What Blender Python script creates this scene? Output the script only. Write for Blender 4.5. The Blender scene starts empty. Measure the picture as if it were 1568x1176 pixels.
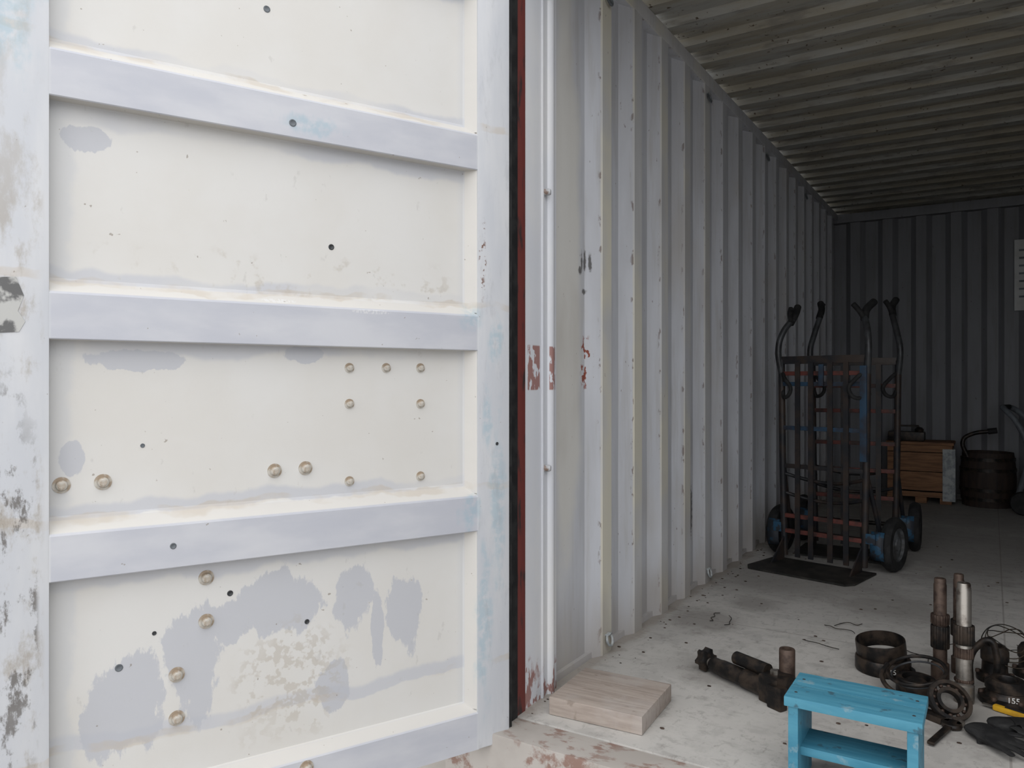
import bpy, bmesh, math, random
from mathutils import Vector, Matrix
random.seed(7)
scene = bpy.context.scene
COL = scene.collection
R = math.radians

# ------------------------------------------------------------------ materials
class NB:
    def __init__(s, name, rough=0.6, metal=0.0, k=0.7):
        s.k = k
        s.m = bpy.data.materials.new(name); s.m.use_nodes = True
        s.t = s.m.node_tree; s.b = s.t.nodes['Principled BSDF']
        s.b.inputs['Roughness'].default_value = rough
        s.b.inputs['Metallic'].default_value = metal
        s.b.inputs['Specular IOR Level'].default_value = 0.3
        s.co = s.t.nodes.new('ShaderNodeTexCoord').outputs['Object']
        s.sep = s.t.nodes.new('ShaderNodeSeparateXYZ'); s.l(s.co, s.sep.inputs[0])
        s.x, s.y, s.z = s.sep.outputs
    def l(s, a, b): s.t.links.new(a, b)
    def put(s, sock, v):
        if isinstance(v, (int, float)): sock.default_value = v
        elif isinstance(v, (tuple, list)): sock.default_value = tuple(v) + ((1,) if len(v) == 3 and sock.type == 'RGBA' else ())
        else: s.l(v, sock)
    def math(s, op, a, b=0.0, c=0.0, clamp=False):
        n = s.t.nodes.new('ShaderNodeMath'); n.operation = op; n.use_clamp = clamp
        s.put(n.inputs[0], a); s.put(n.inputs[1], b); s.put(n.inputs[2], c)
        return n.outputs[0]
    def noise(s, scale, detail=4, stretch=(1, 1, 1), rough=0.55, off=(0, 0, 0)):
        mp = s.t.nodes.new('ShaderNodeMapping'); s.l(s.co, mp.inputs[0])
        mp.inputs['Scale'].default_value = stretch; mp.inputs['Location'].default_value = off
        n = s.t.nodes.new('ShaderNodeTexNoise'); s.l(mp.outputs[0], n.inputs['Vector'])
        n.inputs['Scale'].default_value = scale; n.inputs['Detail'].default_value = detail
        n.inputs['Roughness'].default_value = rough
        return n.outputs['Fac']
    def ramp(s, v, lo, hi, a=0.0, b=1.0):
        n = s.t.nodes.new('ShaderNodeMapRange'); n.interpolation_type = 'SMOOTHSTEP'
        s.put(n.inputs[0], v); n.inputs[1].default_value = lo; n.inputs[2].default_value = hi
        n.inputs[3].default_value = a; n.inputs[4].default_value = b
        return n.outputs[0]
    def mix(s, f, a, b):
        n = s.t.nodes.new('ShaderNodeMix'); n.data_type = 'RGBA'
        s.put(n.inputs[0], f); s.put(n.inputs[6], a); s.put(n.inputs[7], b)
        return n.outputs[2]
    def ell(s, A, B, ca, cb, ra, rb, nz=None, amp=0.8, soft=0.15):
        u = s.math('DIVIDE', s.math('SUBTRACT', A, ca), ra)
        v = s.math('DIVIDE', s.math('SUBTRACT', B, cb), rb)
        d = s.math('SQRT', s.math('ADD', s.math('MULTIPLY', u, u), s.math('MULTIPLY', v, v)))
        if nz is not None: d = s.math('ADD', d, s.math('MULTIPLY', s.math('SUBTRACT', nz, 0.5), amp * 2))
        return s.ramp(d, 1 - soft, 1 + soft, 1.0, 0.0)
    def mx(s, a, b): return s.math('MAXIMUM', a, b)
    def mul(s, a, b): return s.math('MULTIPLY', a, b)
    def bump(s, h, strength=0.2, dist=0.01):
        n = s.t.nodes.new('ShaderNodeBump'); n.inputs['Strength'].default_value = strength
        n.inputs['Distance'].default_value = dist; s.put(n.inputs['Height'], h)
        s.l(n.outputs[0], s.b.inputs['Normal'])
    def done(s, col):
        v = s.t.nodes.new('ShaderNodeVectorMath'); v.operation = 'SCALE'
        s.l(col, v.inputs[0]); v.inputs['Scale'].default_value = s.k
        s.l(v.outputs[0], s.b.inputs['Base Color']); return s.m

def simple(name, c1, c2, scale=12, rough=0.6, metal=0.0, lo=0.4, hi=0.65, bump=0.15, stretch=(1, 1, 1), k=.7):
    n = NB(name, rough, metal, k)
    nz = n.noise(scale, 5, stretch)
    c = n.mix(n.ramp(nz, lo, hi), c1, c2)
    n.bump(n.noise(scale * 6, 3), bump, 0.002)
    return n.done(c)

M = {}
M['black'] = simple('black_rubber', (.012, .012, .013), (.03, .03, .03), 20, .75)
M['blacksteel'] = simple('black_oily_steel', (.016, .015, .015), (.07, .052, .04), 25, .42, .4)
M['steel'] = simple('worn_steel', (.40, .37, .33), (.09, .06, .045), 25, .36, .8, .47, .72)
M['brownsteel'] = simple('rusty_steel', (.13, .09, .07), (.05, .032, .025), 30, .5, .4)
M['grey'] = simple('grey_paint', (.19, .21, .23), (.10, .11, .12), 10, .5)
M['hub'] = simple('grey_wheel_hub', (.16, .17, .18), (.06, .06, .06), 18, .5)
M['darkgrey'] = simple('dark_grey_tube', (.075, .08, .085), (.04, .04, .042), 14, .4, .3)
M['darkframe'] = simple('dark_painted_frame', (.020, .021, .025), (.05, .035, .028), 12, .5)
M['redframe'] = simple('faded_red_paint', (.17, .05, .04), (.05, .028, .024), 14, .6)
M['blueframe'] = simple('faded_blue_paint', (.03, .075, .135), (.035, .035, .045), 9, .55)
M['blueguard'] = simple('chipped_blue_guard', (.03, .095, .17), (.035, .04, .05), 22, .55, 0, .45, .55)
M['plate'] = simple('toe_plate_steel', (.02, .02, .018), (.05, .045, .04), 15, .6)
M['white'] = simple('chipped_white_paint', (.58, .60, .60), (.34, .37, .38), 30, .7)
M['paper'] = simple('white_paper', (.72, .73, .72), (.62, .62, .60), 8, .8)
M['crate'] = simple('weathered_crate_wood', (.40, .21, .11), (.22, .115, .065), 6, .8, 0, .35, .7, .3, (1, 1, 9))
M['barrel'] = simple('dark_wood_stave', (.055, .036, .028), (.028, .02, .018), 10, .7, 0, .35, .7, .3, (4, 4, .6))
M['yellow'] = simple('yellow_plastic', (.80, .46, .03), (.60, .33, .03), 20, .45)
M['tag'] = simple('white_tag_paint', (.85, .85, .82), (.7, .7, .7), 20, .6)
M['wire'] = simple('thin_wire', (.03, .028, .025), (.06, .045, .03), 20, .5, .5)
M['lug'] = simple('chipped_lug_paint', (.60, .61, .63), (.30, .22, .18), 40, .5, 0, .5, .62)

n = NB('grey_brown_timber', .85, 0, .82)
g = n.noise(6, 6, (.8, 12, 6), .65); c = n.mix(n.ramp(g, .35, .68), (.45, .385, .335), (.32, .265, .23))
c = n.mix(n.mul(n.ramp(n.noise(9), .45, .7), .5), c, (.48, .44, .41))
c = n.mix(n.mul(n.ramp(n.noise(22, 5, (1, 3, 1)), .62, .7), .5), c, (.2, .16, .13))
n.bump(g, .35, .004); M['plank'] = n.done(c)
n = NB('turquoise_blue_paint', .55)
g = n.noise(6, 5, (1, 12, 4)); c = n.mix(n.ramp(g, .3, .7), (.055, .25, .37), (.10, .345, .47))
c = n.mix(n.mul(n.ramp(n.noise(28, 5), .60, .68), .8), c, (.06, .12, .16))
c = n.mix(n.mul(n.ramp(n.noise(17, 5, (1, 1, 1), .6, (4, 2, 1)), .62, .70), .6), c, (.30, .42, .46))
n.bump(g, .3, .003); M['stool'] = n.done(c)

def door_mat():
    n = NB('door_white_paint', .5, 0, .715)
    nz = n.noise(9, 5); nb = n.noise(3.2, 4); nf = n.noise(45, 4)
    nv = n.noise(11, 6, (1.3, 1, .55), .65)
    inpanel = n.ramp(n.y, -.034, -.030, 1, 0)
    slope = n.mul(n.ramp(n.y, -.034, -.030, 0, 1), n.ramp(n.y, -.006, -.002, 1, 0))
    cream = n.mix(n.ramp(nb, .35, .7), (.81, .80, .775), (.775, .755, .715))
    greyb = n.mix(n.ramp(n.noise(4, 4, (1, 1, 3)), .35, .7), (.59, .605, .665), (.69, .70, .74))
    greyf = n.mix(n.ramp(n.noise(5, 5, (3, 3, .6)), .35, .7), (.65, .67, .71), (.74, .75, .77))
    inx = n.mul(n.ramp(n.x, .0, .004), n.ramp(n.x, .966, .97, 1, 0))
    c = n.mix(inx, greyf, greyb)
    c = n.mix(inpanel, c, cream)
    c = n.mix(n.mul(slope, .8), c, (.79, .76, .70))
    t = n.math('FRACT', n.math('DIVIDE', n.math('SUBTRACT', n.z, .541 - .477 * 4), .477))
    t = n.math('ADD', t, n.mul(n.math('SUBTRACT', n.noise(5, 4, (1, 1, .3)), .5), .20))
    band = n.mx(n.ramp(t, .925, .955), n.mul(n.ramp(t, .235, .245), n.ramp(t, .29, .315, 1, 0)))
    brk = n.ramp(n.noise(2.2, 3, (1, 1, 1), .5, (2, 5, 1)), .38, .55, .25, 1)
    c = n.mix(n.mul(n.mul(n.mul(band, inpanel), brk), .75), c, (.62, .635, .685))
    side = n.mx(n.ramp(n.math('ADD', n.x, n.mul(n.math('SUBTRACT', nz, .5), .08)), .925, .945), n.ramp(n.x, .05, .02))
    c = n.mix(n.mul(n.mul(side, inpanel), .5), c, (.66, .68, .71))
    gm = None
    for (a, b, ra, rb) in [(.835, .25, .075, .11), (.695, .33, .055, .13), (.62, .40, .06, .05), (.52, .425, .10, .07), (.325, .40, .045, .075), (.27, .33, .02, .08), (.195, .36, .055, .09), (.385, .21, .04, .05), (.44, 1.0, .05, .02), (.80, .98, .1, .02), (.90, 1.43, .04, .025), (.93, .78, .02, .03)]:
        e = n.ell(n.x, n.z, a, b, ra, rb, nv, 1.25, .06)
        gm = e if gm is None else n.mx(gm, e)
    c = n.mix(n.mul(n.mul(gm, inpanel), .8), c, (.575, .59, .64))
    sc = n.mul(n.ell(n.x, n.z, .47, .25, .11, .12, nz, 1.0, .4), n.ramp(nf, .50, .58))
    sc2 = n.mul(n.ell(n.x, n.z, .45, 1.16, .5, .06, nz, 1.0, .4), n.ramp(n.noise(20), .58, .68))
    c = n.mix(n.mul(n.mul(n.mx(sc, sc2), inpanel), .45), c, (.52, .46, .38))
    rub = n.ramp(n.noise(13, 5, (2.0, 1, 1.2), .6, (7, 3, 5)), .66, .72)
    c = n.mix(n.mul(n.mul(rub, inpanel), .3), c, (.52, .50, .48))
    seam = n.mul(n.mul(n.ramp(t, .225, .235), n.ramp(t, .262, .272, 1, 0)), n.ramp(n.noise(8), .42, .6))
    c = n.mix(n.mul(seam, .5), c, (.62, .54, .44))
    lt = n.mul(n.mx(n.ell(n.x, n.z, .30, 1.105, .05, .005, None), n.ell(n.x, n.z, .52, 1.12, .04, .005, None)), n.ramp(n.noise(90, 2, (2, 1, 1)), .45, .5))
    c = n.mix(n.mul(n.mul(lt, .6), n.math('SUBTRACT', 1.0, inpanel)), c, (.84, .84, .84))
    bs = n.ell(n.x, n.z, .02, 1.10, .03, .03, nz, 1.2, .5)
    nsv = n.noise(14, 5, (2, 2, .6))
    for (a, b, ra, rb) in [(-.06, .6, .02, .2), (-.02, .30, .02, .16), (-.06, 1.05, .02, .05), (.45, 1.53, .07, .02), (1.03, 1.75, .04, .18), (-.03, .85, .015, .08), (.02, .60, .03, .04)]:
        bs = n.mx(bs, n.ell(n.x, n.z, a, b, ra, rb, nsv, 1.6, .5))
    c = n.mix(n.mul(n.mul(bs, n.ramp(nf, .3, .6)), .5), c, (.36, .54, .64))
    # handling grime and streaks on the hinge stile
    gr = n.mul(n.ramp(n.x, .0, -.004), n.ramp(n.noise(16, 6, (1.5, 1, .4), .7), .52, .66))
    c = n.mix(n.mul(gr, .35), c, (.45, .46, .49))
    dirt = n.mul(n.ramp(n.x, .975, .99), n.ramp(n.noise(9, 6, (1, 1, .45), .7), .50, .62))
    dirt = n.mul(dirt, n.ramp(n.z, 1.6, 1.0, .35, 1.0))
    c = n.mix(n.mul(dirt, .8), c, (.42, .375, .315))
    dk = n.mul(n.ramp(n.x, .985, .995), n.mul(n.ramp(n.noise(20, 6, (1, 1, .45), .7), .52, .60), n.ell(n.x, n.z, 1.05, .52, .08, .36, nz, .6, .4)))
    c = n.mix(n.mul(dk, .85), c, (.15, .135, .12))
    c = n.mix(n.mul(n.ramp(n.noise(60, 2), .735, .76), .6), c, (.28, .23, .18))
    rs = n.mul(n.ell(n.x, n.z, -.015, 1.27, .010, .10, n.noise(30), .8, .3), n.ramp(nf, .50, .56))
    c = n.mix(rs, c, (.22, .12, .09))
    n.bump(n.math('ADD', n.noise(4, 4), n.mul(n.noise(70, 3), .12)), .25, .006)
    return n.done(c)
M['door'] = door_mat()

n = NB('bolt_dirty_paint', .5)
M['bolt'] = n.done(n.mix(n.ramp(n.noise(40), .4, .6), (.66, .63, .57), (.42, .33, .24)))

def wall_mat(name, axis='x', k=.62):
    n = NB(name, .55, 0, k)
    nb = n.noise(1.7, 5); nf = n.noise(38, 5, (1, 1, .5)); st = n.noise(5, 5, (1.6, 1.6, .35))
    c = n.mix(n.ramp(st, .35, .7), (.60, .615, .655), (.52, .53, .56))
    vs = n.noise(26, 6, (1, 1, .07), .65)
    c = n.mix(n.mul(n.ramp(vs, .48, .66), .4), c, (.43, .42, .41))
    if axis == 'x':
        ridge = n.mul(n.ramp(n.x, -.006, -.002), n.ramp(n.y, .4, .5))
        yn = n.mul(n.ramp(n.math('ADD', n.y, n.mul(n.math('SUBTRACT', nb, .5), 1.2)), 2.2, .8, 0, 1), n.ramp(n.noise(2.6, 3, (1, 1, .8)), .4, .6, .25, 1))
        c = n.mix(n.mul(ridge, yn), c, (.68, .65, .55))
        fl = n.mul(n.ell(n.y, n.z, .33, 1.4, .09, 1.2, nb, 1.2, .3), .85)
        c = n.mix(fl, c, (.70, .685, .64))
        c = n.mix(n.mul(n.ramp(n.noise(3.1, 4, (1, 1, .5), .5, (3, 1, 2)), .52, .72), .45), c, (.48, .45, .41))
        hz = n.noise(40, 5)
        sp = n.mul(n.ell(n.y, n.z, .465, 1.0, .03, .09, None, 0, .3), n.ramp(hz, .55, .58))
        c = n.mix(sp, c, (.26, .075, .05))
        hs = None; hn = n.noise(60, 4)
        for (a, b, ra, rb) in [(.445, 1.335, .006, .03), (.465, 1.345, .006, .035), (.485, 1.34, .006, .03), (.46, 1.24, .010, .010), (.435, 1.31, .012, .012), (.655, .32, .014, .10), (.67, .22, .012, .09), (.64, .16, .01, .1), (1.55, .35, .015, .1), (2.9, .35, .03, .2)]:
            e = n.ell(n.y, n.z, a, b, ra, rb, hn, 1.0, .4)
            hs = e if hs is None else n.mx(hs, e)
        c = n.mix(n.mul(hs, .85), c, (.07, .065, .06))
        edge = n.mul(n.mul(n.ramp(n.x, -.012, -.004), n.ramp(n.x, -.001, -.0035, 0, 1)), n.ramp(nf, .58, .64))
        c = n.mix(n.mul(edge, .75), c, (.17, .12, .10))
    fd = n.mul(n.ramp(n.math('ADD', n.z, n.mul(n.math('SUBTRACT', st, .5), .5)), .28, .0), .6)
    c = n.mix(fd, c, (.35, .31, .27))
    c = n.mix(n.mul(n.ramp(n.noise(55, 3, (1, 1, .5)), .71, .75), .7), c, (.15, .11, .09))
    n.bump(n.math('ADD', n.noise(3, 3), n.mul(nf, .15)), .25, .008)
    return n.done(c)
M['wall'] = wall_mat('container_wall_paint', 'x', .88)
M['wall_shaded'] = wall_mat('container_wall_paint_shaded', 'y', .30)  # wall paint darkened: shade of the deep interior put into the colour

n = NB('jamb_white_paint', .5, 0, .92)
nf = n.noise(38, 5, (1, 1, .5))
c = n.mix(n.ramp(n.noise(5, 4, (1, 1, .4)), .35, .7), (.62, .635, .675), (.69, .69, .69))
red = n.mul(n.mul(n.mx(n.mul(n.ramp(n.y, .03, .034), n.ramp(n.y, .10, .104, 1, 0)), n.mul(n.ramp(n.y, .15, .152), n.ramp(n.y, .19, .20, 1, 0))), n.mul(n.ramp(n.z, .91, .915), n.ramp(n.z, 1.04, 1.045, 1, 0))), n.ramp(nf, .44, .48))
red = n.mx(red, n.mul(n.ramp(n.math('ADD', n.z, n.mul(n.math('SUBTRACT', n.noise(14), .5), .3)), .12, .06, 0, 1), n.ramp(nf, .47, .53)))
c = n.mix(n.mul(red, .85), c, (.27, .10, .075)); n.bump(nf, .1, .003); M['jamb'] = n.done(c)
n = NB('red_oxide_paint', .6, 0, .9)
c = n.mix(n.ramp(n.noise(30, 4, (1, 1, .3)), .52, .66), (.15, .035, .030), (.045, .028, .027)); M['redox'] = n.done(c)
n = NB('sill_worn_paint', .6)
nf = n.noise(9, 6, (1, 1.8, 1), .65)
c = n.mix(n.ramp(nf, .52, .60), (.58, .54, .50), (.34, .22, .18))
c = n.mix(n.mul(n.ramp(n.noise(4, 5), .5, .65), .5), c, (.46, .42, .38)); n.bump(nf, .2, .004); M['sill'] = n.done(c)

n = NB('roof_panel_paint', .6, 0, .66)
s1 = n.noise(3.0, 6, (.6, 3.5, 1), .65); s2 = n.noise(16, 5, (.35, 1.5, 1), .6)
c = n.mix(n.ramp(s1, .40, .64), (.44, .405, .325), (.51, .51, .475))
c = n.mix(n.mul(n.ramp(s2, .50, .66), .7), c, (.27, .255, .23))
c = n.mix(n.ramp(n.noise(45, 4), .65, .71), c, (.12, .09, .065))
n.bump(s2, .2, .006); M['roof'] = n.done(c)

n = NB('floor_painted_plywood', .75, 0, .84)
a = n.noise(1.6, 6, (1, 1, 1), .6); b = n.noise(7, 6, (1, 1, 1), .7); d = n.noise(30, 5, (1.5, .6, 1), .7)
c = n.mix(n.ramp(a, .35, .65), (.58, .56, .53), (.50, .485, .46))
c = n.mix(n.mul(n.ramp(b, .48, .62), .5), c, (.40, .385, .365))
c = n.mix(n.mul(n.ramp(n.noise(13, 6, (1, 1.6, 1), .7, (3, 3, 0)), .54, .62), .4), c, (.31, .295, .275))
c = n.mix(n.mul(n.ramp(d, .56, .66), .4), c, (.25, .235, .215))
c = n.mix(n.mul(n.ramp(n.noise(5, 4, (1, 1, 1), .6, (9, 2, 0)), .56, .66), .5), c, (.60, .585, .55))
st = n.ell(n.x, n.y, .16, 1.12, .14, .14, b, 1.6, .5)
for (p_, q_, r_, s_) in [(.28, 1.45, .10, .10), (.30, 1.95, .45, .35), (.80, 1.7, .25, .2), (1.05, .75, .28, .3), (.5, .6, .25, .12), (.9, 3.2, .9, .9), (1.0, 4.6, 1.2, .9)]:
    st = n.mx(st, n.ell(n.x, n.y, p_, q_, r_, s_, b, 1.5, .6))
c = n.mix(n.mul(st, .5), c, (.17, .155, .14))
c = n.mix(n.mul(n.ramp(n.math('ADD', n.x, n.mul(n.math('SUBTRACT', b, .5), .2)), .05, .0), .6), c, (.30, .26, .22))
seam = n.math('LESS_THAN', n.math('ABSOLUTE', n.math('SUBTRACT', n.x, 1.17)), .003)
for sy in (1.12, 2.34, 3.56, 4.78):
    seam = n.mx(seam, n.math('LESS_THAN', n.math('ABSOLUTE', n.math('SUBTRACT', n.y, sy)), .0025))
c = n.mix(n.mul(seam, .5), c, (.2, .18, .16))
n.bump(n.math('ADD', a, n.mul(d, .2)), .2, .006); M['floor'] = n.done(c)
M['ground'] = simple('outdoor_concrete', (.42, .40, .37), (.33, .31, .28), 3, .9)

# ------------------------------------------------------------------ geometry helpers
def finish(name, bm, mat, parent=None, loc=(0, 0, 0), rot=(0, 0, 0), smooth=True, ang=35):
    bmesh.ops.recalc_face_normals(bm, faces=bm.faces)
    if smooth:
        for f in bm.faces: f.smooth = True
        for e in bm.edges:
            if len(e.link_faces) == 2 and e.calc_face_angle(0) > R(ang): e.smooth = False
    me = bpy.data.meshes.new(name); bm.to_mesh(me); bm.free()
    mats = mat if isinstance(mat, list) else [mat]
    for m_ in mats: me.materials.append(M[m_] if isinstance(m_, str) else m_)
    o = bpy.data.objects.new(name, me); COL.objects.link(o)
    o.location = loc; o.rotation_euler = rot
    if parent: o.parent = parent
    return o
def empty(name, loc=(0, 0, 0), rz=0.0):
    o = bpy.data.objects.new(name, None); COL.objects.link(o)
    o.location = loc; o.rotation_euler = (0, 0, rz); o.empty_display_size = .1
    return o
def box(name, lo, hi, mat, parent=None, bevel=0.0, loc=(0, 0, 0), rot=(0, 0, 0), seg=2):
    bm = bmesh.new(); bmesh.ops.create_cube(bm, size=1)
    for v in bm.verts:
        v.co = Vector([(lo[i] + hi[i]) / 2 + v.co[i] * (hi[i] - lo[i]) for i in range(3)])
    if bevel: bmesh.ops.bevel(bm, geom=bm.edges[:], offset=bevel, segments=seg, affect='EDGES', profile=.7)
    return finish(name, bm, mat, parent, loc, rot)
def lathe_bm(prof, segs=32, M4=None, bm=None, closed=False):
    bm = bm or bmesh.new(); rings = []
    M4 = M4 or Matrix.Identity(4)
    for (r, z) in prof:
        if r < 1e-6: rings.append([bm.verts.new(M4 @ Vector((0, 0, z)))])
        else: rings.append([bm.verts.new(M4 @ Vector((r * math.cos(2 * math.pi * i / segs), r * math.sin(2 * math.pi * i / segs), z))) for i in range(segs)])
    pairs = list(zip(rings, rings[1:])) + ([(rings[-1], rings[0])] if closed else [])
    for a, b in pairs:
        for i in range(segs):
            j = (i + 1) % segs
            if len(a) == 1 and len(b) == 1: break
            if len(a) == 1: bm.faces.new((a[0], b[i], b[j]))
            elif len(b) == 1: bm.faces.new((a[i], a[j], b[0]))
            else: bm.faces.new((a[i], a[j], b[j], b[i]))
    return bm
def lathe(name, prof, mat, parent=None, loc=(0, 0, 0), rot=(0, 0, 0), segs=32, closed=False, ang=35):
    return finish(name, lathe_bm(prof, segs, closed=closed), mat, parent, loc, rot, ang=ang)
def torus_prof(Rr, r, n_=12, z0=0):
    return [(Rr + r * math.cos(2 * math.pi * i / n_), z0 + r * math.sin(2 * math.pi * i / n_)) for i in range(n_)]
def tube(name, pts, r, mat, parent=None, smooth=False, loc=(0, 0, 0), rot=(0, 0, 0), cyclic=False):
    cu = bpy.data.curves.new(name, 'CURVE'); cu.dimensions = '3D'; cu.bevel_depth = r; cu.bevel_resolution = 4; cu.use_fill_caps = True
    if smooth:
        sp = cu.splines.new('BEZIER'); sp.bezier_points.add(len(pts) - 1)
        for p, q in zip(sp.bezier_points, pts): p.co = q; p.handle_left_type = p.handle_right_type = 'AUTO'
        cu.resolution_u = 8
    else:
        sp = cu.splines.new('POLY'); sp.points.add(len(pts) - 1)
        for p, q in zip(sp.points, pts): p.co = (*q, 1)
    sp.use_cyclic_u = cyclic
    cu.materials.append(M[mat])
    o = bpy.data.objects.new(name, cu); COL.objects.link(o); o.location = loc; o.rotation_euler = rot
    if parent: o.parent = parent
    return o
def sheet(name, prof, f, a, b, mat, parent=None, steps=1, thick=0.0, loc=(0, 0, 0), rot=(0, 0, 0)):
    bm = bmesh.new(); rows = []
    for k in range(steps + 1):
        t = a + (b - a) * k / steps
        rows.append([bm.verts.new(f(p, t)) for p in prof])
    for r0, r1 in zip(rows, rows[1:]):
        for i in range(len(prof) - 1): bm.faces.new((r0[i], r0[i + 1], r1[i + 1], r1[i]))
    o = finish(name, bm, mat, parent, loc, rot, ang=12)
    return o

# ------------------------------------------------------------------ container shell
L = 5.29; W = 2.35; H = 2.39
P = .278
def side_profile():
    pr = [(.20, -.036), (.466, -.036)]
    y = .568
    while y < L - .1:
        pr += [(y - .036, 0), (y + .036, 0), (y + .104, -.036)]
        if y + P < L - .1: pr.append((y + P - .104, -.036))
        y += P
    pr.append((L + .05, -.036))
    return pr
sp = side_profile()
wl = sheet('wall_left', sp, lambda p, t: Vector((p[1], p[0], t)), 0, H - .04, 'wall')
wr = sheet('wall_right', sp, lambda p, t: Vector((W - p[1], p[0], t)), 0, H - .04, 'wall_shaded')  # out of view; darkened colour keeps the deep interior dim
pr = [(-.05, .045)]; x = .06
while x < W:
    pr += [(x, .045), (x + .04, 0), (x + .115, 0), (x + .155, .045)]
    x += .25
pr.append((W + .05, .045))
sheet('wall_back', pr, lambda p, t: Vector((p[0], L + p[1], t)), 0, H, 'wall_shaded')
box('trim_1', (-.04, L - .03, H - .075), (W + .04, L + .05, H), 'wall_shaded', bevel=.006)
box('trim_2', (-.04, L - .012, -.0), (W + .04, L + .05, .05), 'wall_shaded', bevel=.006)
for i, (x0, x1) in enumerate(((-.075, .002), (W - .002, W + .075))):
    box('trim_%d' % (3 + i), (x0, -.06, H - .062), (x1, L + .05, H + .0), 'wall_shaded' if i else 'wall', bevel=.008)
box('baseboard_left', (-.06, .2, -.02), (-.022, L, .022), 'wall', bevel=.002)
box('baseboard_right', (W + .022, .2, -.02), (W + .06, L, .022), 'wall_shaded', bevel=.002)
pr = []; y = -.1
while y < L + .1:
    pr += [(y, 0), (y + .075, 0), (y + .105, .022), (y + .18, .022)]
    y += .209
sheet('ceiling', pr, lambda p, t: Vector((t, p[0], H + .001 + p[1])), -.04, W + .04, 'roof', steps=1)
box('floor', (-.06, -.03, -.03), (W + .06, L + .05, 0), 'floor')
box('trim_5', (-.16, -.15, -.17), (W + .16, -.03, -.004), 'sill', bevel=.006)
box('trim_6', (-.16, -.075, H - .10), (W + .16, .03, H + .10), 'jamb', bevel=.006)
for i, sx in enumerate((0, 1)):
    X = (lambda v: v) if sx == 0 else (lambda v: W - v)
    e = empty('corner_post', (0, 0, 0))
    def bb(nm, a, b, m_, bv=.004):
        x0, x1 = sorted((X(a[0]), X(b[0])))
        box(nm, (x0, a[1], a[2]), (x1, b[1], b[2]), m_, e, bv)
    bb('post_body', (-.16, -.02, -.17), (-.001, .205, H - .06), 'jamb')
    bb('door_seal', (-.10, -.062, -.003), (.004, -.030, H - .1), 'black', .002)
    bb('red_strip', (-.10, -.030, -.003), (.003, .013, H - .1), 'redox', .002)
    bb('inner_lip', (-.06, .112, 0), (.004, .120, H - .06), 'jamb', .001)
    tube('edge_roll', [(X(-.008), .165, 0.0), (X(-.008), .165, H - .06)], .019, 'jamb', e)
    for zz in (.68, 1.50, 2.1):
        lathe('lug', [(0, -.014), (.008, -.014), (.010, -.008), (.010, .008), (.008, .014), (0, .014)], 'lug', e, (X(.006), .128, zz), (0, R(90), R(20)), 16)
box('trim_7', (-.16, -.03, -.17), (-.06, L + .05, -.03), 'jamb')
box('trim_8', (W + .06, -.03, -.17), (W + .16, L + .05, -.03), 'jamb')
box('ground', (-15, -20, -.35), (18, 15, -.17), 'ground')

for (yy, zz) in [(.568, 2.27), (1.68, 2.28), (2.79, 2.28), (3.9, 2.28), (.568, .06), (1.68, .06), (2.79, .06), (3.9, .06)]:
    e = empty('lashing_ring', (0.0, yy, zz))
    lathe('ring', torus_prof(.020, .0045, 10), 'grey' if zz > 1 else 'white', e, (.010, 0, -.012), (0, R(75), 0), 24, True)
    tube('staple', [(-.004, -.012, .004), (.010, -.012, .006), (.010, .012, .006), (-.004, .012, .004)], .004, 'white', e)

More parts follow.
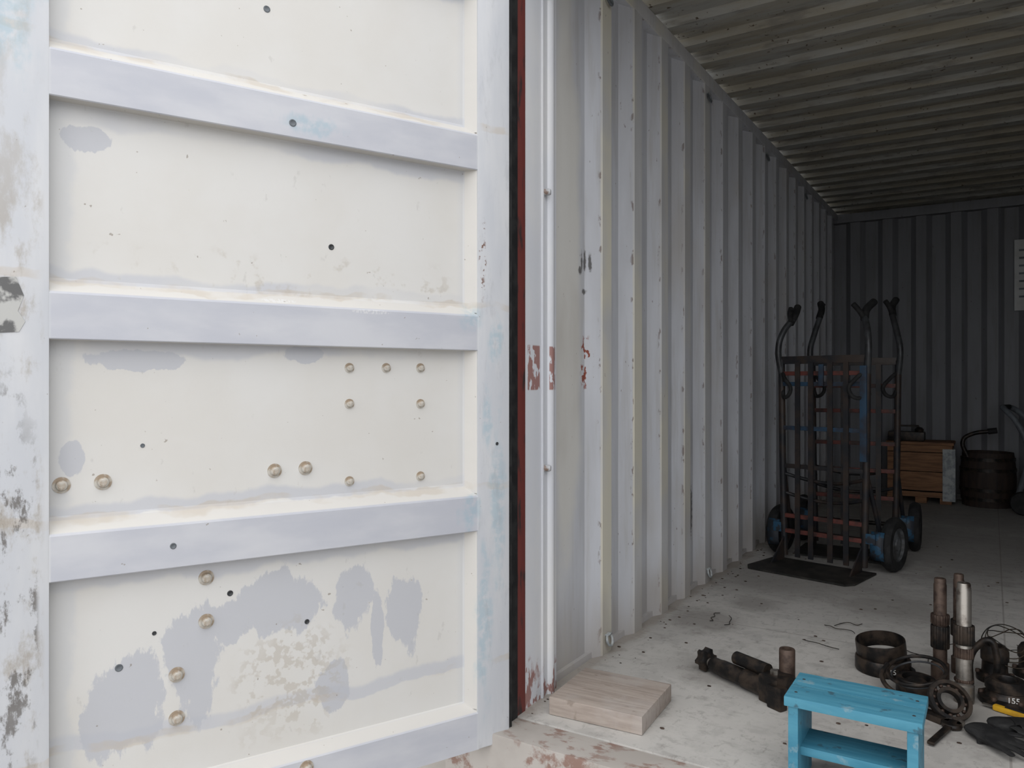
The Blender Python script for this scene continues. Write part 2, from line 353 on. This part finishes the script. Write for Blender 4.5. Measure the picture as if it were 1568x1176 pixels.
# ------------------------------------------------------------------ doors
def build_door(name, mirror=False, detail=True):
    e = empty(name)
    if not mirror:
        e.location = (-.0216, -.191, 0); e.rotation_euler = (0, 0, R(-114.9))
        s = 1
    else:
        e.location = (W + .0216, -.191, 0); e.rotation_euler = (0, 0, R(-65.1)); s = -1
    def B(nm, a, b, m_, bv=.003):
        y0, y1 = sorted((a[1] * s, b[1] * s))
        return box(nm, (a[0], y0, a[2]), (b[0], y1, b[2]), m_, e, bv)
    B('stile_hinge', (-.100, -.05, -.035), (0, 0, 2.27), 'door', .005)
    B('stile_free', (.97, -.05, -.035), (1.085, 0, 2.27), 'door', .005)
    B('top_rail', (-.0, -.05, 2.19), (.97, -.0, 2.27), 'door', .003)
    pr = [(-.035, -.05), (-.035, 0), (.060, 0), (.085, -.036)]
    for k in range(4):
        z0 = .541 + .477 * k
        pr += [(z0 - .003, -.036), (z0, -.0335), (z0, -.003), (z0 + .002, -.001), (z0 + .090, -.001), (z0 + .094, -.003), (z0 + .118, -.034), (z0 + .124, -.036)]
    pr.append((2.20, -.036))
    sheet('panel', pr, lambda p, t: Vector((t, p[1] * s, p[0])), -.004, .974, 'door', e)
    bm = bmesh.new()
    for z0, z1 in [(.07, .541)] + [(.541 + .477 * k + .10, .541 + .477 * (k + 1)) for k in range(4)]:
        vs = [bm.verts.new((x_, y_ * s, z_)) for x_, y_, z_ in ((-.002, -.002, z0), (.026, -.0358, z0), (.026, -.0358, z1), (-.002, -.002, z1))]
        bm.faces.new(vs)
    finish('panel_return', bm, 'door', e)
    B('gasket_hinge', (-.112, -.045, -.03), (-.100, -.006, 2.27), 'black', .002)
    B('gasket_free', (1.085, -.045, -.03), (1.10, -.006, 2.27), 'black', .002)
    if detail:
        prb = [(.0, .012), (.006, .012), (.0095, .0095), (.011, .005), (.011, .0), (.0165, .0), (.0165, -.003)]
        bl = [(.948, .727), (.874, .7284), (.523, .73), (.4506, .7316), (.6725, .504), (.6725, .408), (.733, .303), (.733, .2094)]
        sm = [(.3418, .969), (.245, .970), (.15, .971), (.3418, .8815), (.15, .879), (.3418, .693), (.15, .693)]
        for (u, z) in bl:
            lathe('bolt', prb, 'bolt', e, (u, -.0345, z), (R(-90), 0, 0), 20)
        for (u, z) in sm:
            lathe('bolt', [(r_ * .75, h_ * .7) for r_, h_ in prb], 'bolt', e, (u, -.0350, z), (R(-90), 0, 0), 20)
        for (u, z) in [(.536, .045), (.46, .043)]:
            lathe('bolt', prb, 'bolt', e, (u, .002, z), (R(-90), 0, 0), 20)
        for (u, z, yy, r_) in [(.4917, 1.528, -.001, .0065), (.3875, 1.259, -.036, .0055), (.5407, 1.79, -.036, .006), (.7458, .588, -.001, .005), (.622, .462, -.036, .005), (.447, .369, -.036, .0045), (.8447, .34, -.036, .006), (.7774, .40, -.036, .0035), (-.06, .77, 0, .0035), (.80, .80, -.036, .0035)]:
            lathe('drill_hole', [(0, .0006), (r_ * .8, .0006), (r_ * 1.0, .0012), (r_ * 1.3, .0002), (r_ * 1.3, -.002)], 'grey' if (r_ > .0056 or z in (.588, .80)) else 'darkgrey', e, (u, yy + .0006, z), (R(-90), 0, 0), 16)
        bm = bmesh.new()
        pts = [(1.02, 1.03), (1.075, 1.025), (1.08, 1.13), (1.025, 1.135), (1.012, 1.10), (1.022, 1.07), (1.01, 1.05)]
        bm.faces.new([bm.verts.new((a_, .0012, b_)) for a_, b_ in pts])
        nn = NB('torn_sticker', .6)
        mm = nn.done(nn.mix(nn.ramp(nn.noise(22, 5), .45, .55), (.16, .16, .16), (.60, .60, .58)))
        finish('torn_sticker', bm, mm, e, smooth=False)
    for zz in (.25, .9, 1.5, 2.05):
        B('hinge_leaf', (-.10, -.075, zz - .05), (-.02, -.05, zz + .05), 'door', .004)
    return e
build_door('door_1', False, True)
build_door('door_2', True, False)

e = box('timber_block', (-.137, -.128, 0), (.137, .128, .05), 'plank', bevel=.004, loc=(.203, .160, .001), rot=(0, 0, R(3)))

# ------------------------------------------------------------------ blue stool
st = empty('step_stool', (.868, .034, 0))
box('seat_plank', (-.140, -.088, .198), (.140, -.002, .220), 'stool', st, .003)
box('seat_plank', (-.140, .000, .198), (.140, .084, .220), 'stool', st, .003)
box('side_left', (-.132, -.082, 0.0), (-.110, .078, .1985), 'stool', st, .003)
box('side_right', (.110, -.082, 0.0), (.132, .078, .1985), 'stool', st, .003)
box('lower_shelf', (-.1105, -.055, .080), (.1105, .055, .100), 'stool', st, .003)
box('apron', (-.1105, .060, .165), (.1105, .074, .1985), 'stool', st, .002)
for sx in (-.121, .121):
    for yy in (-.05, .04):
        lathe('nail', [(0, .0012), (.003, .001), (.004, 0)], 'darkgrey', st, (sx, yy, .2198), segs=10)

# ------------------------------------------------------------------ hand trucks
def hand_truck(loc, rz, fr, bars, cross, lean=0.0, scale=1.0, tall=0.0):
    e = empty('hand_truck', loc, rz); e.scale = (scale,) * 3
    ly = lambda z: .02 + lean * z
    for s in (-1, 1):
        tube('side_rail', [(s * .205, ly(0), .03), (s * .215, ly(.5), .5), (s * .222, ly(1.06), 1.06)], .017, fr, e)
        tube('handle', [(s * .222, ly(1.0), .98), (s * .232, ly(1.1) - .015, 1.12), (s * .215, ly(1.2) + .01, 1.21), (s * .185, ly(1.25) + .05, 1.27 + tall)], .016, 'darkgrey', e, True)
        tube('grip', [(s * .192, ly(1.25) + .04, 1.25 + tall), (s * .185, ly(1.25) + .08, 1.30 + tall), (s * .20, ly(1.25) + .14, 1.345 + tall)], .019, 'black', e, True)
        tube('grip_fork', [(s * .19, ly(1.25) + .05, 1.25 + tall), (s * .175, ly(1.25) + .0, 1.30 + tall), (s * .16, ly(1.25) - .02, 1.325 + tall)], .013, 'black', e, True)
        tube('side_loop', [(s * .215, ly(.98), .99), (s * .185, ly(.9) - .04, .96), (s * .150, ly(.9) - .045, .90), (s * .19, ly(.88) - .03, .86), (s * .215, ly(.9), .90)], .010, 'black', e, True)
        tube('brace', [(s * .21, ly(.5), .52), (s * .24, .16, .135)], .011, fr, e)
        tube('brace_low', [(s * .205, ly(.1), .07), (s * .24, .16, .135)], .011, fr, e)
        w = [(0.0, -.018), (.03, -.022), (.032, -.016), (.075, -.010), (.082, -.022), (.100, -.030), (.122, -.026), (.133, -.012), (.135, 0), (.133, .012), (.122, .026), (.100, .030), (.082, .022), (.075, .010), (.032, .016), (.03, .022), (0.0, .018)]
        bm = lathe_bm(w, 36)
        for f in bm.faces:
            c_ = f.calc_center_median()
            if math.hypot(c_.x, c_.y) < .079: f.material_index = 1
        finish('wheel', bm, ['black', 'hub'], e, (s * .295, .16, .136), (0, R(90), 0))
        bm = bmesh.new(); prev = None
        for k in range(6):
            a_ = R(150 + k * 11); r_ = .150
            cur = [bm.verts.new((x_, .16 + math.cos(a_) * r_, .136 + math.sin(a_) * r_)) for x_ in (s * .236, s * .298)]
            if prev: bm.faces.new((prev[0], prev[1], cur[1], cur[0]))
            prev = cur
        o = finish('wheel_guard', bm, 'blueguard', e)
        md = o.modifiers.new('s', 'SOLIDIFY'); md.thickness = .005
        x0, x1 = sorted((s * .205, s * .262))
        box('guard_bracket', (x0, .006, .15), (x1, .018, .20), 'blueguard', e, .002)
    tube('axle', [(-.31, .16, .136), (.31, .16, .136)], .012, 'blacksteel', e)
    box('top_bar', (-.235, ly(1.06) - .012, 1.035), (.235, ly(1.06) + .012, 1.075), 'darkframe', e, .003)
    for z, m_ in cross:
        box('crossbar', (-.215, ly(z) - .012, z - .011), (.215, ly(z) + .004, z + .011), m_, e, .003)
    for x_, m_ in ((-.125, bars), (-.055, fr), (.045, 'darkframe'), (.125, fr)):
        bm = bmesh.new(); bmesh.ops.create_cube(bm, size=1)
        for v in bm.verts:
            z_ = .03 if v.co.z < 0 else 1.04
            v.co = Vector((x_ + v.co.x * .026, ly(z_) - .019 + v.co.y * .008, z_))
        finish('upright_slat', bm, m_, e)
    for z in (.34, .44):
        tube('bowed_bar', [(-.21, ly(z), z + .02), (-.1, ly(z) + .04, z - .01), (0, ly(z) + .05, z - .02), (.1, ly(z) + .04, z - .01), (.21, ly(z), z + .02)], .009, fr, e, True)
    bm = bmesh.new()
    pts = [(-.26, .03), (-.27, -.25), (-.24, -.30), (.24, -.30), (.27, -.25), (.26, .03)]
    lo = [bm.verts.new((a_, b_, .003)) for a_, b_ in pts]; hi = [bm.verts.new((a_, b_, .011)) for a_, b_ in pts]
    bm.faces.new(lo); bm.faces.new(hi)
    for i in range(6): bm.faces.new((lo[i], lo[(i + 1) % 6], hi[(i + 1) % 6], hi[i]))
    finish('toe_plate', bm, 'plate', e, smooth=False)
    for x_ in (-.2, .2):
        bm = bmesh.new()
        a = [bm.verts.new((x_ - .004, *q)) for q in ((.0, .01), (-.14, .01), (.0, .13))]
        b = [bm.verts.new((x_ + .004, *q)) for q in ((.0, .01), (-.14, .01), (.0, .13))]
        bm.faces.new(a); bm.faces.new(b)
        for i in range(3): bm.faces.new((a[i], a[(i + 1) % 3], b[(i + 1) % 3], b[i]))
        finish('gusset', bm, 'darkframe', e, smooth=False)
    return e
ht = hand_truck((.395, 2.28, 0), R(-14), 'darkframe', 'darkframe', [(.985, 'redframe'), (.93, 'blueframe'), (.70, 'blueframe'), (.50, 'darkframe'), (.24, 'redframe'), (.16, 'redframe')])
box('blue_upright', (.195, -.01, .55), (.228, .002, 1.02), 'blueframe', ht, .002)
box('blue_upright', (-.01, -.012, .92), (.015, -.0, 1.03), 'blueframe', ht, .002)
hand_truck((.475, 2.80, 0), R(1), 'darkframe', 'redframe', [(.92, 'redframe'), (.78, 'redframe'), (.60, 'redframe'), (.45, 'redframe'), (.3, 'redframe')], scale=1.0, tall=.06)

# ------------------------------------------------------------------ crate, barrel, things at back
cr = empty('wooden_crate', (.66, 5.08, 0), R(0))
for x_ in (-.2, 0, .17): box('skid', (x_ - .04, -.15, .001), (x_ + .04, .15, .05), 'crate', cr, .003)
for k, (z0, z1) in enumerate(((.05, .09), (.10, .245), (.25, .395), (.40, .455))):
    box('front_board', (-.235, -.165, z0), (.215, -.145, z1), 'crate', cr, .004)
    box('side_board', (.195, -.145, z0), (.215, .15, z1), 'crate', cr, .004)
    box('side_board', (-.235, -.145, z0), (-.215, .15, z1), 'crate', cr, .004)
box('lid', (-.245, -.175, .457), (.225, .155, .478), 'crate', cr, .004)
box('corner_board', (.216, -.175, .03), (.236, -.05, .43), 'white', cr, .003)
box('corner_board_front', (.15, -.186, .03), (.236, -.176, .43), 'white', cr, .002)
tb = empty('toolbox', (.55, 5.08, .479))
box('body', (-.13, -.09, 0), (.13, .09, .07), 'blacksteel', tb, .012)
tube('handle', [(-.09, 0, .07), (-.08, 0, .115), (.08, 0, .115), (.09, 0, .07)], .009, 'blacksteel', tb)
lathe('knob', [(0, .0), (.03, 0), (.034, .02), (.02, .035), (0, .04)], 'blacksteel', tb, (.09, -.03, .07))
ba = empty('wooden_keg', (1.105, 5.07, 0))
NS = 18; bm = bmesh.new()
prof = [(.0, .03), (.150, .03), (.165, .001), (.170, .0), (.183, .11), (.188, .20), (.183, .29), (.170, .41), (.160, .41), (.155, .38), (0, .38)]
rings = []
for (r_, z_) in prof:
    if r_ == 0: rings.append([bm.verts.new((0, 0, z_))]); continue
    ring = []
    for i in range(NS * 3):
        rr = r_ * (.975 if i % 3 == 0 and r_ > .16 else 1)
        a_ = 2 * math.pi * i / (NS * 3); ring.append(bm.verts.new((rr * math.cos(a_), rr * math.sin(a_), z_)))
    rings.append(ring)
for a, b in zip(rings, rings[1:]):
    m_ = NS * 3
    for i in range(m_):
        j = (i + 1) % m_
        if len(a) == 1: bm.faces.new((a[0], b[i], b[j]))
        elif len(b) == 1: bm.faces.new((a[i], a[j], b[0]))
        else: bm.faces.new((a[i], a[j], b[j], b[i]))
finish('staves', bm, 'barrel', ba, ang=20)
for z_, r_ in ((.06, .1775), (.13, .186), (.28, .186), (.36, .178)):
    lathe('hoop', [(r_ - .006, -.013), (r_ + .003, -.013), (r_ + .003, .013), (r_ - .006, .013)], 'blacksteel', ba, (0, 0, z_), segs=40, closed=True)
tube('pump_handle', [(-.13, -.10, .37), (-.16, -.10, .50), (-.11, -.09, .545), (.03, -.08, .575)], .016, 'blacksteel', ba, True)
tube('pump_grip', [(.0, -.082, .57), (.06, -.078, .58)], .022, 'black', ba)
fc = empty('folding_trolley', (1.48, 4.78, 0), R(-15))
for s in (-1, 1):
    tube('side_tube', [(-.16, s * .14, .12), (-.10, s * .14, .45), (-.17, s * .14, .66), (-.24, s * .12, .74), (-.27, s * .08, .76)], .020, 'grey', fc, True)
    lathe('wheel', [(0, -.014), (.06, -.014), (.075, -.018), (.085, 0), (.075, .018), (.06, .014), (0, .014)], 'black', fc, (-.12, s * .17, .086), (R(90), 0, 0), 28)
    tube('fork', [(-.10, s * .14, .45), (.12, s * .14, .03)], .012, 'darkgrey', fc)
tube('cross_grip', [(-.27, -.08, .76), (-.27, .08, .76)], .019, 'black', fc)
tube('axle', [(-.12, -.18, .086), (-.12, .18, .086)], .010, 'blacksteel', fc)
box('deck', (-.14, -.13, .11), (.16, .13, .13), 'blacksteel', fc, .004)
box('motor', (-.09, -.08, .13), (.08, .08, .33), 'blacksteel', fc, .03)
e = empty('wall_notice', (1.43, L - .004, 1.78))
box('sheet', (-.15, -.004, -.28), (.15, .001, .27), 'paper', e, .001)
for k in range(7): box('text_line', (-.12, -.0055, .18 - k * .06), (.10 - .03 * (k % 3), -.004, .195 - k * .06), 'grey', e)

# ------------------------------------------------------------------ machine parts in foreground
yaw = math.atan2(.448 - .587, .60 - .337)
hc = empty('hydraulic_cylinder', (.337, .587, 0), yaw)
body = [(0, .035), (.020, .035), (.024, .045), (.024, .075), (.026, .08), (.026, .17), (.030, .175), (.030, .27), (.026, .275), (0, .275)]
lathe('tube_body', body, 'blacksteel', hc, (0, 0, .031), (0, R(90), 0))
bm = bmesh.new(); NT = 24; rings = []
for (z_, r0, r1) in ((-.010, .020, .022), (-.005, .028, .037), (.019, .028, .037), (.025, .020, .022)):
    rings.append([bm.verts.new(((r1 if (i // 2) % 2 else r0) * math.cos(2 * math.pi * i / NT), (r1 if (i // 2) % 2 else r0) * math.sin(2 * math.pi * i / NT), z_)) for i in range(NT)])
for a, b in zip(rings, rings[1:]):
    for i in range(NT): bm.faces.new((a[i], a[(i + 1) % NT], b[(i + 1) % NT], b[i]))
bm.faces.new(rings[0]); bm.faces.new(rings[-1])
finish('splined_knob', bm, 'blacksteel', hc, (0, 0, .0375), (0, R(90), 0))
lathe('neck', [(0, .02), (.014, .02), (.014, .04), (0, .04)], 'steel', hc, (0, 0, .033), (0, R(90), 0))
lathe('upper_tube', [(0, 0), (.017, 0), (.020, .004), (.020, .13), (0, .13)], 'blacksteel', hc, (.12, .014, .076), (0, R(90), 0))
box('clamp_block', (.255, -.035, .0), (.325, .045, .080), 'blacksteel', hc, .008)
box('clamp_fork', (.30, -.050, .0), (.350, -.02, .066), 'blacksteel', hc, .006)
lathe('standing_sleeve', [(.013, .135), (.013, .145), (.021, .145), (.023, .142), (.023, .06), (.026, .058), (.026, 0), (0, 0)], 'brownsteel', hc, (.285, .055, .0))
lathe('clamp_bolt', [(0, .012), (.012, .012), (.012, 0), (.007, 0), (.007, -.02), (0, -.02)], 'steel', hc, (.285, -.0, .080), segs=6)

def spindle(loc, h, r, mats, collars):
    e = empty('steel_spindle', loc)
    pr = [(0, 0), (r * 1.25, 0), (r * 1.3, .006), (r * 1.3, .05), (r, .055), (r, h * .55), (r * .93, h * .56), (r * .93, h - .02), (r * .85, h - .016), (r * .85, h - .004), (r * .78, h), (r * .5, h), (r * .5, h - .015), (0, h - .015)]
    lathe('shaft', pr, mats[0], e, segs=36)
    for (z_, rr, hh, m_) in collars:
        bm = bmesh.new(); N_ = 44; rg = []
        for (zz, k) in ((0, .97), (.003, 1), (hh - .003, 1), (hh, .97)):
            rg.append([bm.verts.new((rr * k * (1 if i % 2 else .95) * math.cos(2 * math.pi * i / N_), rr * k * (1 if i % 2 else .95) * math.sin(2 * math.pi * i / N_), z_ + zz)) for i in range(N_)])
        for a, b in zip(rg, rg[1:]):
            for i in range(N_): bm.faces.new((a[i], a[(i + 1) % N_], b[(i + 1) % N_], b[i]))
        bm.faces.new(rg[0]); bm.faces.new(rg[-1])
        finish('knurled_collar', bm, m_, e, ang=20)
    return e
spindle((1.061, .745, .0), .348, .021, ('steel',), [(.17, .028, .055, 'blacksteel'), (.13, .025, .03, 'brownsteel'), (.06, .026, .008, 'brownsteel')])
spindle((.992, .905, .0), .318, .020, ('brownsteel',), [(.10, .027, .07, 'blacksteel'), (.175, .027, .03, 'brownsteel')])
spindle((1.040, 1.0, .0), .318, .017, ('brownsteel',), [(.12, .024, .05, 'blacksteel')])

def band(name, parent, rad, h, th, loc, rot=(0, 0, 0), mat='blacksteel'):
    return lathe(name, [(rad - th, 0), (rad - th * .2, 0), (rad, h * .1), (rad, h * .9), (rad - th * .2, h), (rad - th, h)], mat, parent, loc, rot, 48, True)
bc = empty('brake_band', (.83, .89, 0))
band('lower_band', bc, .083, .045, .012, (0, 0, .001))
band('upper_band', bc, .075, .050, .004, (-.004, .006, .050), (R(7), R(-5), 0))
box('clasp', (-.02, -.012, .0), (.02, .012, .035), 'blacksteel', bc, .004, (.06, -.058, .0), (0, 0, R(45)))
# loose strap end coming off the band
bm = bmesh.new(); prev = None
for (x_, y_, z_) in [(.083, -.01, .0), (.10, -.035, .0), (.105, -.065, .0), (.09, -.095, .0), (.055, -.11, .0)]:
    cur = [bm.verts.new((x_, y_, .002)), bm.verts.new((x_ - .004, y_, .034))]
    if prev: bm.faces.new((prev[0], prev[1], cur[1], cur[0]))
    prev = cur
o = finish('strap_end', bm, 'black', bc); o.modifiers.new('s', 'SOLIDIFY').thickness = .003
def tag(txt, loc, rz, parent, size=.02, rx=60):
    cu = bpy.data.curves.new('number_tag', 'FONT'); cu.body = txt; cu.size = size; cu.extrude = .0006; cu.align_x = 'CENTER'
    cu.materials.append(M['tag'])
    o = bpy.data.objects.new('number_tag', cu); COL.objects.link(o); o.location = loc; o.rotation_euler = (R(rx), 0, rz); o.parent = parent
tag('158', (.042, -.0765, .018), R(29), bc, .022, 88)

cg = empty('clamp_ring', (.938, .73, 0))
lathe('outer_ring', torus_prof(.080, .0055, 10), 'blacksteel', cg, (0, 0, .072), (R(14), R(-10), 0), 48, True)
lathe('bright_ring', torus_prof(.072, .003, 8), 'darkgrey', cg, (0.004, 0, .060), (R(14), R(-10), 0), 48, True)
band('hub', cg, .055, .05, .016, (.0, -.0, .001), (0, 0, 0))
lathe('dome', [(0, .05), (.018, .048), (.034, .036), (.040, .015), (.040, 0), (0, 0)], 'blacksteel', cg, (.0, .0, .002))
tube('spring_arm', [(-.08, .02, .07), (-.09, -.03, .045), (-.05, -.075, .02), (.02, -.09, .014), (.06, -.08, .010)], .007, 'blacksteel', cg, True)
b2 = empty('bearing_race', (1.030, .60, 0))
br = (R(48), R(12), R(20))
lathe('outer_race', [(.046, -.010), (.056, -.010), (.058, -.007), (.058, .007), (.056, .010), (.046, .010)], 'blacksteel', b2, (0, 0, .046), br, 40, True)
lathe('inner_race', [(.026, -.010), (.036, -.010), (.036, .010), (.026, .010)], 'blacksteel', b2, (0, 0, .046), br, 40, True)
for k in range(12):
    a_ = 2 * math.pi * k / 12
    m_ = Matrix.Rotation(R(20), 3, 'Z') @ Matrix.Rotation(R(12), 3, 'Y') @ Matrix.Rotation(R(48), 3, 'X')
    p_ = m_ @ Vector((.041 * math.cos(a_), .041 * math.sin(a_), 0))
    lathe('ball', [(0, -.006), (.0042, -.0042), (.006, 0), (.0042, .0042), (0, .006)], 'brownsteel', b2, (p_.x, p_.y, p_.z + .046), segs=10, ang=80)
box('bracket', (-.05, -.018, .0), (.03, .018, .018), 'blacksteel', b2, .004, (-.035, -.040, 0), (0, 0, R(-30)))

def coupling(loc, r, h, txt=None):
    e = empty('flange_coupling', loc)
    lathe('flange', [(r * .4, h * .25), (r * .45, 0), (r, 0), (r * 1.02, .006), (r * 1.02, .018), (r * .8, .022), (r * .72, .03), (r * .70, h * .55), (r * .78, h * .6), (r * .78, h * .85), (r * .6, h), (r * .42, h), (r * .4, h * .95)], 'blacksteel', e, segs=44, closed=True)
    for k in range(6):
        a_ = 2 * math.pi * k / 6
        lathe('flange_bolt', [(0, .010), (.007, .010), (.008, 0)], 'brownsteel', e, (r * .9 * math.cos(a_), r * .9 * math.sin(a_), .018), segs=6)
    if txt: tag(txt, (.015, -r * .785, h * .30), R(12), e, .022, 88)
    return e
coupling((1.168, .80, 0), .072, .07, '155')
coupling((1.138, .985, 0), .050, .11)
coupling((1.31, 1.0, 0), .06, .11)
coupling((1.240, 1.09, 0), .052, .10, '150')
coupling((1.285, .86, 0), .035, .06)
ub = empty('pipe_bracket', (1.095, .885, 0))
tube('u_bar', [(-.02, 0, .010), (-.02, 0, .09), (0, .0, .13), (.03, 0, .15), (.045, 0, .12), (.045, 0, .010)], .010, 'blacksteel', ub, True)
wc = empty('wire_coil', (1.17, 1.02, .10))
for k in range(4):
    rr = .05 + .008 * k
    tube('loop', [(rr * math.cos(t_), rr * math.sin(t_) * .8, .03 + .02 * math.sin(t_ * 2 + k)) for t_ in [j * math.pi / 5 for j in range(10)]], .0016, 'wire', wc, True, cyclic=True, rot=(R(25 + 14 * k), R(9 * k), 0))
sk = empty('adjustable_spanner', (1.02, .46, .009), R(75))
box('shank', (-.09, -.009, -.004), (.06, .009, .004), 'blacksteel', sk, .003)
lathe('head', [(0, -.006), (.024, -.006), (.026, 0), (.024, .006), (0, .006)], 'blacksteel', sk, (.07, 0, 0))
box('jaw', (.07, -.022, -.006), (.108, -.008, .006), 'steel', sk, .002)
box('jaw_fixed', (.07, .008, -.006), (.112, .022, .006), 'steel', sk, .002)
kn = empty('utility_knife', (1.19, .70, .009), R(-24))
box('body', (-.06, -.010, -.007), (.06, .010, .008), 'yellow', kn, .005)
box('slider', (-.03, -.004, .008), (.03, .004, .011), 'black', kn, .001)
box('blade', (-.09, -.006, -.001), (-.06, .006, .001), 'steel', kn)
def glove(loc, rz, flip=1):
    verts = [(0, -.09, 0), (0, -.04, 0), (0, .0, .002)]; edges = [(0, 1), (1, 2)]; rad = [.034, .036, .040]
    for k, (fx, ln) in enumerate(((-.034, .065), (-.012, .078), (.012, .072), (.034, .055))):
        b_ = len(verts)
        verts += [(fx, .03, .004), (fx * 1.25, .03 + ln * .55, .012), (fx * 1.3, .03 + ln, .0)]
        rad += [.014, .011, .009]; edges += [(2, b_), (b_, b_ + 1), (b_ + 1, b_ + 2)]
    b_ = len(verts); verts += [(.05 * flip, -.02, .0), (.08 * flip, .015, .004)]; rad += [.014, .010]; edges += [(1, b_), (b_, b_ + 1)]
    me = bpy.data.meshes.new('work_glove'); me.from_pydata(verts, edges, []); me.materials.append(M['black'])
    o = bpy.data.objects.new('work_glove', me); COL.objects.link(o)
    md = o.modifiers.new('skin', 'SKIN')
    for i, sv in enumerate(me.skin_vertices[0].data):
        sv.radius = (rad[i], rad[i]); sv.use_root = (i == 0)
    o.modifiers.new('sub', 'SUBSURF').levels = 2; o.modifiers['sub'].render_levels = 2
    o.scale = (1, 1, .42); o.rotation_euler = (0, 0, rz); o.location = (loc[0], loc[1], .017)
    return o
glove((1.20, .60), R(-70))
glove((1.14, .47), R(-130), -1)

w = empty('wire_scraps', (0, 0, .002))
random.seed(3)
for k, (cx, cy) in enumerate(((.62, 1.28), (.70, 1.22), (.55, 1.05), (1.0, 1.25), (1.15, 1.33), (.20, 1.08), (.24, 1.2), (.95, 1.05))):
    pts = []; x_, y_ = cx, cy; a_ = random.random() * 6
    for i in range(6):
        pts.append((x_, y_, .002 + .006 * random.random())); a_ += random.uniform(-1.1, 1.1)
        x_ += .028 * math.cos(a_); y_ += .028 * math.sin(a_)
    tube('wire', pts, .0014, 'wire', w, True)
bm = bmesh.new()
for k in range(170):
    x_ = random.choice((random.uniform(.02, 1.6), abs(random.gauss(.03, .05)) + .01)); y_ = random.uniform(.0, 3.2); s_ = random.uniform(.0015, .005)
    if .05 < x_ < .36 and y_ < .32: continue
    bmesh.ops.create_icosphere(bm, subdivisions=1, radius=s_, matrix=Matrix.Translation((x_, y_, s_ * .4)) @ Matrix.Diagonal((1.6, 1, .5, 1)))
finish('floor_debris', bm, 'brownsteel', None, smooth=False)

# ------------------------------------------------------------------ world, camera
wd = bpy.data.worlds.new('sky'); scene.world = wd; wd.use_nodes = True
nt = wd.node_tree; bg = nt.nodes['Background']
tc = nt.nodes.new('ShaderNodeTexCoord'); sp_ = nt.nodes.new('ShaderNodeSeparateXYZ'); nt.links.new(tc.outputs['Generated'], sp_.inputs[0])
mr = nt.nodes.new('ShaderNodeMapRange'); nt.links.new(sp_.outputs[2], mr.inputs[0]); mr.inputs[1].default_value = 0; mr.inputs[2].default_value = 1
mixn = nt.nodes.new('ShaderNodeMix'); mixn.data_type = 'RGBA'; nt.links.new(mr.outputs[0], mixn.inputs[0])
mixn.inputs[6].default_value = (.88, .90, .94, 1); mixn.inputs[7].default_value = (1.08, 1.07, 1.06, 1)
nt.links.new(mixn.outputs[2], bg.inputs[0]); bg.inputs[1].default_value = 2.4

cam = bpy.data.cameras.new('camera'); co = bpy.data.objects.new('camera', cam); COL.objects.link(co)
co.location = (1.13, -1.87, .93); co.rotation_euler = (R(90), 0, R(31.9))
cam.sensor_width = 36; cam.lens = 36 * 1180 / 1568; cam.clip_start = .02
scene.camera = co
scene.view_settings.view_transform = 'Standard'
scene.view_settings.look = 'None'
scene.view_settings.exposure = 0
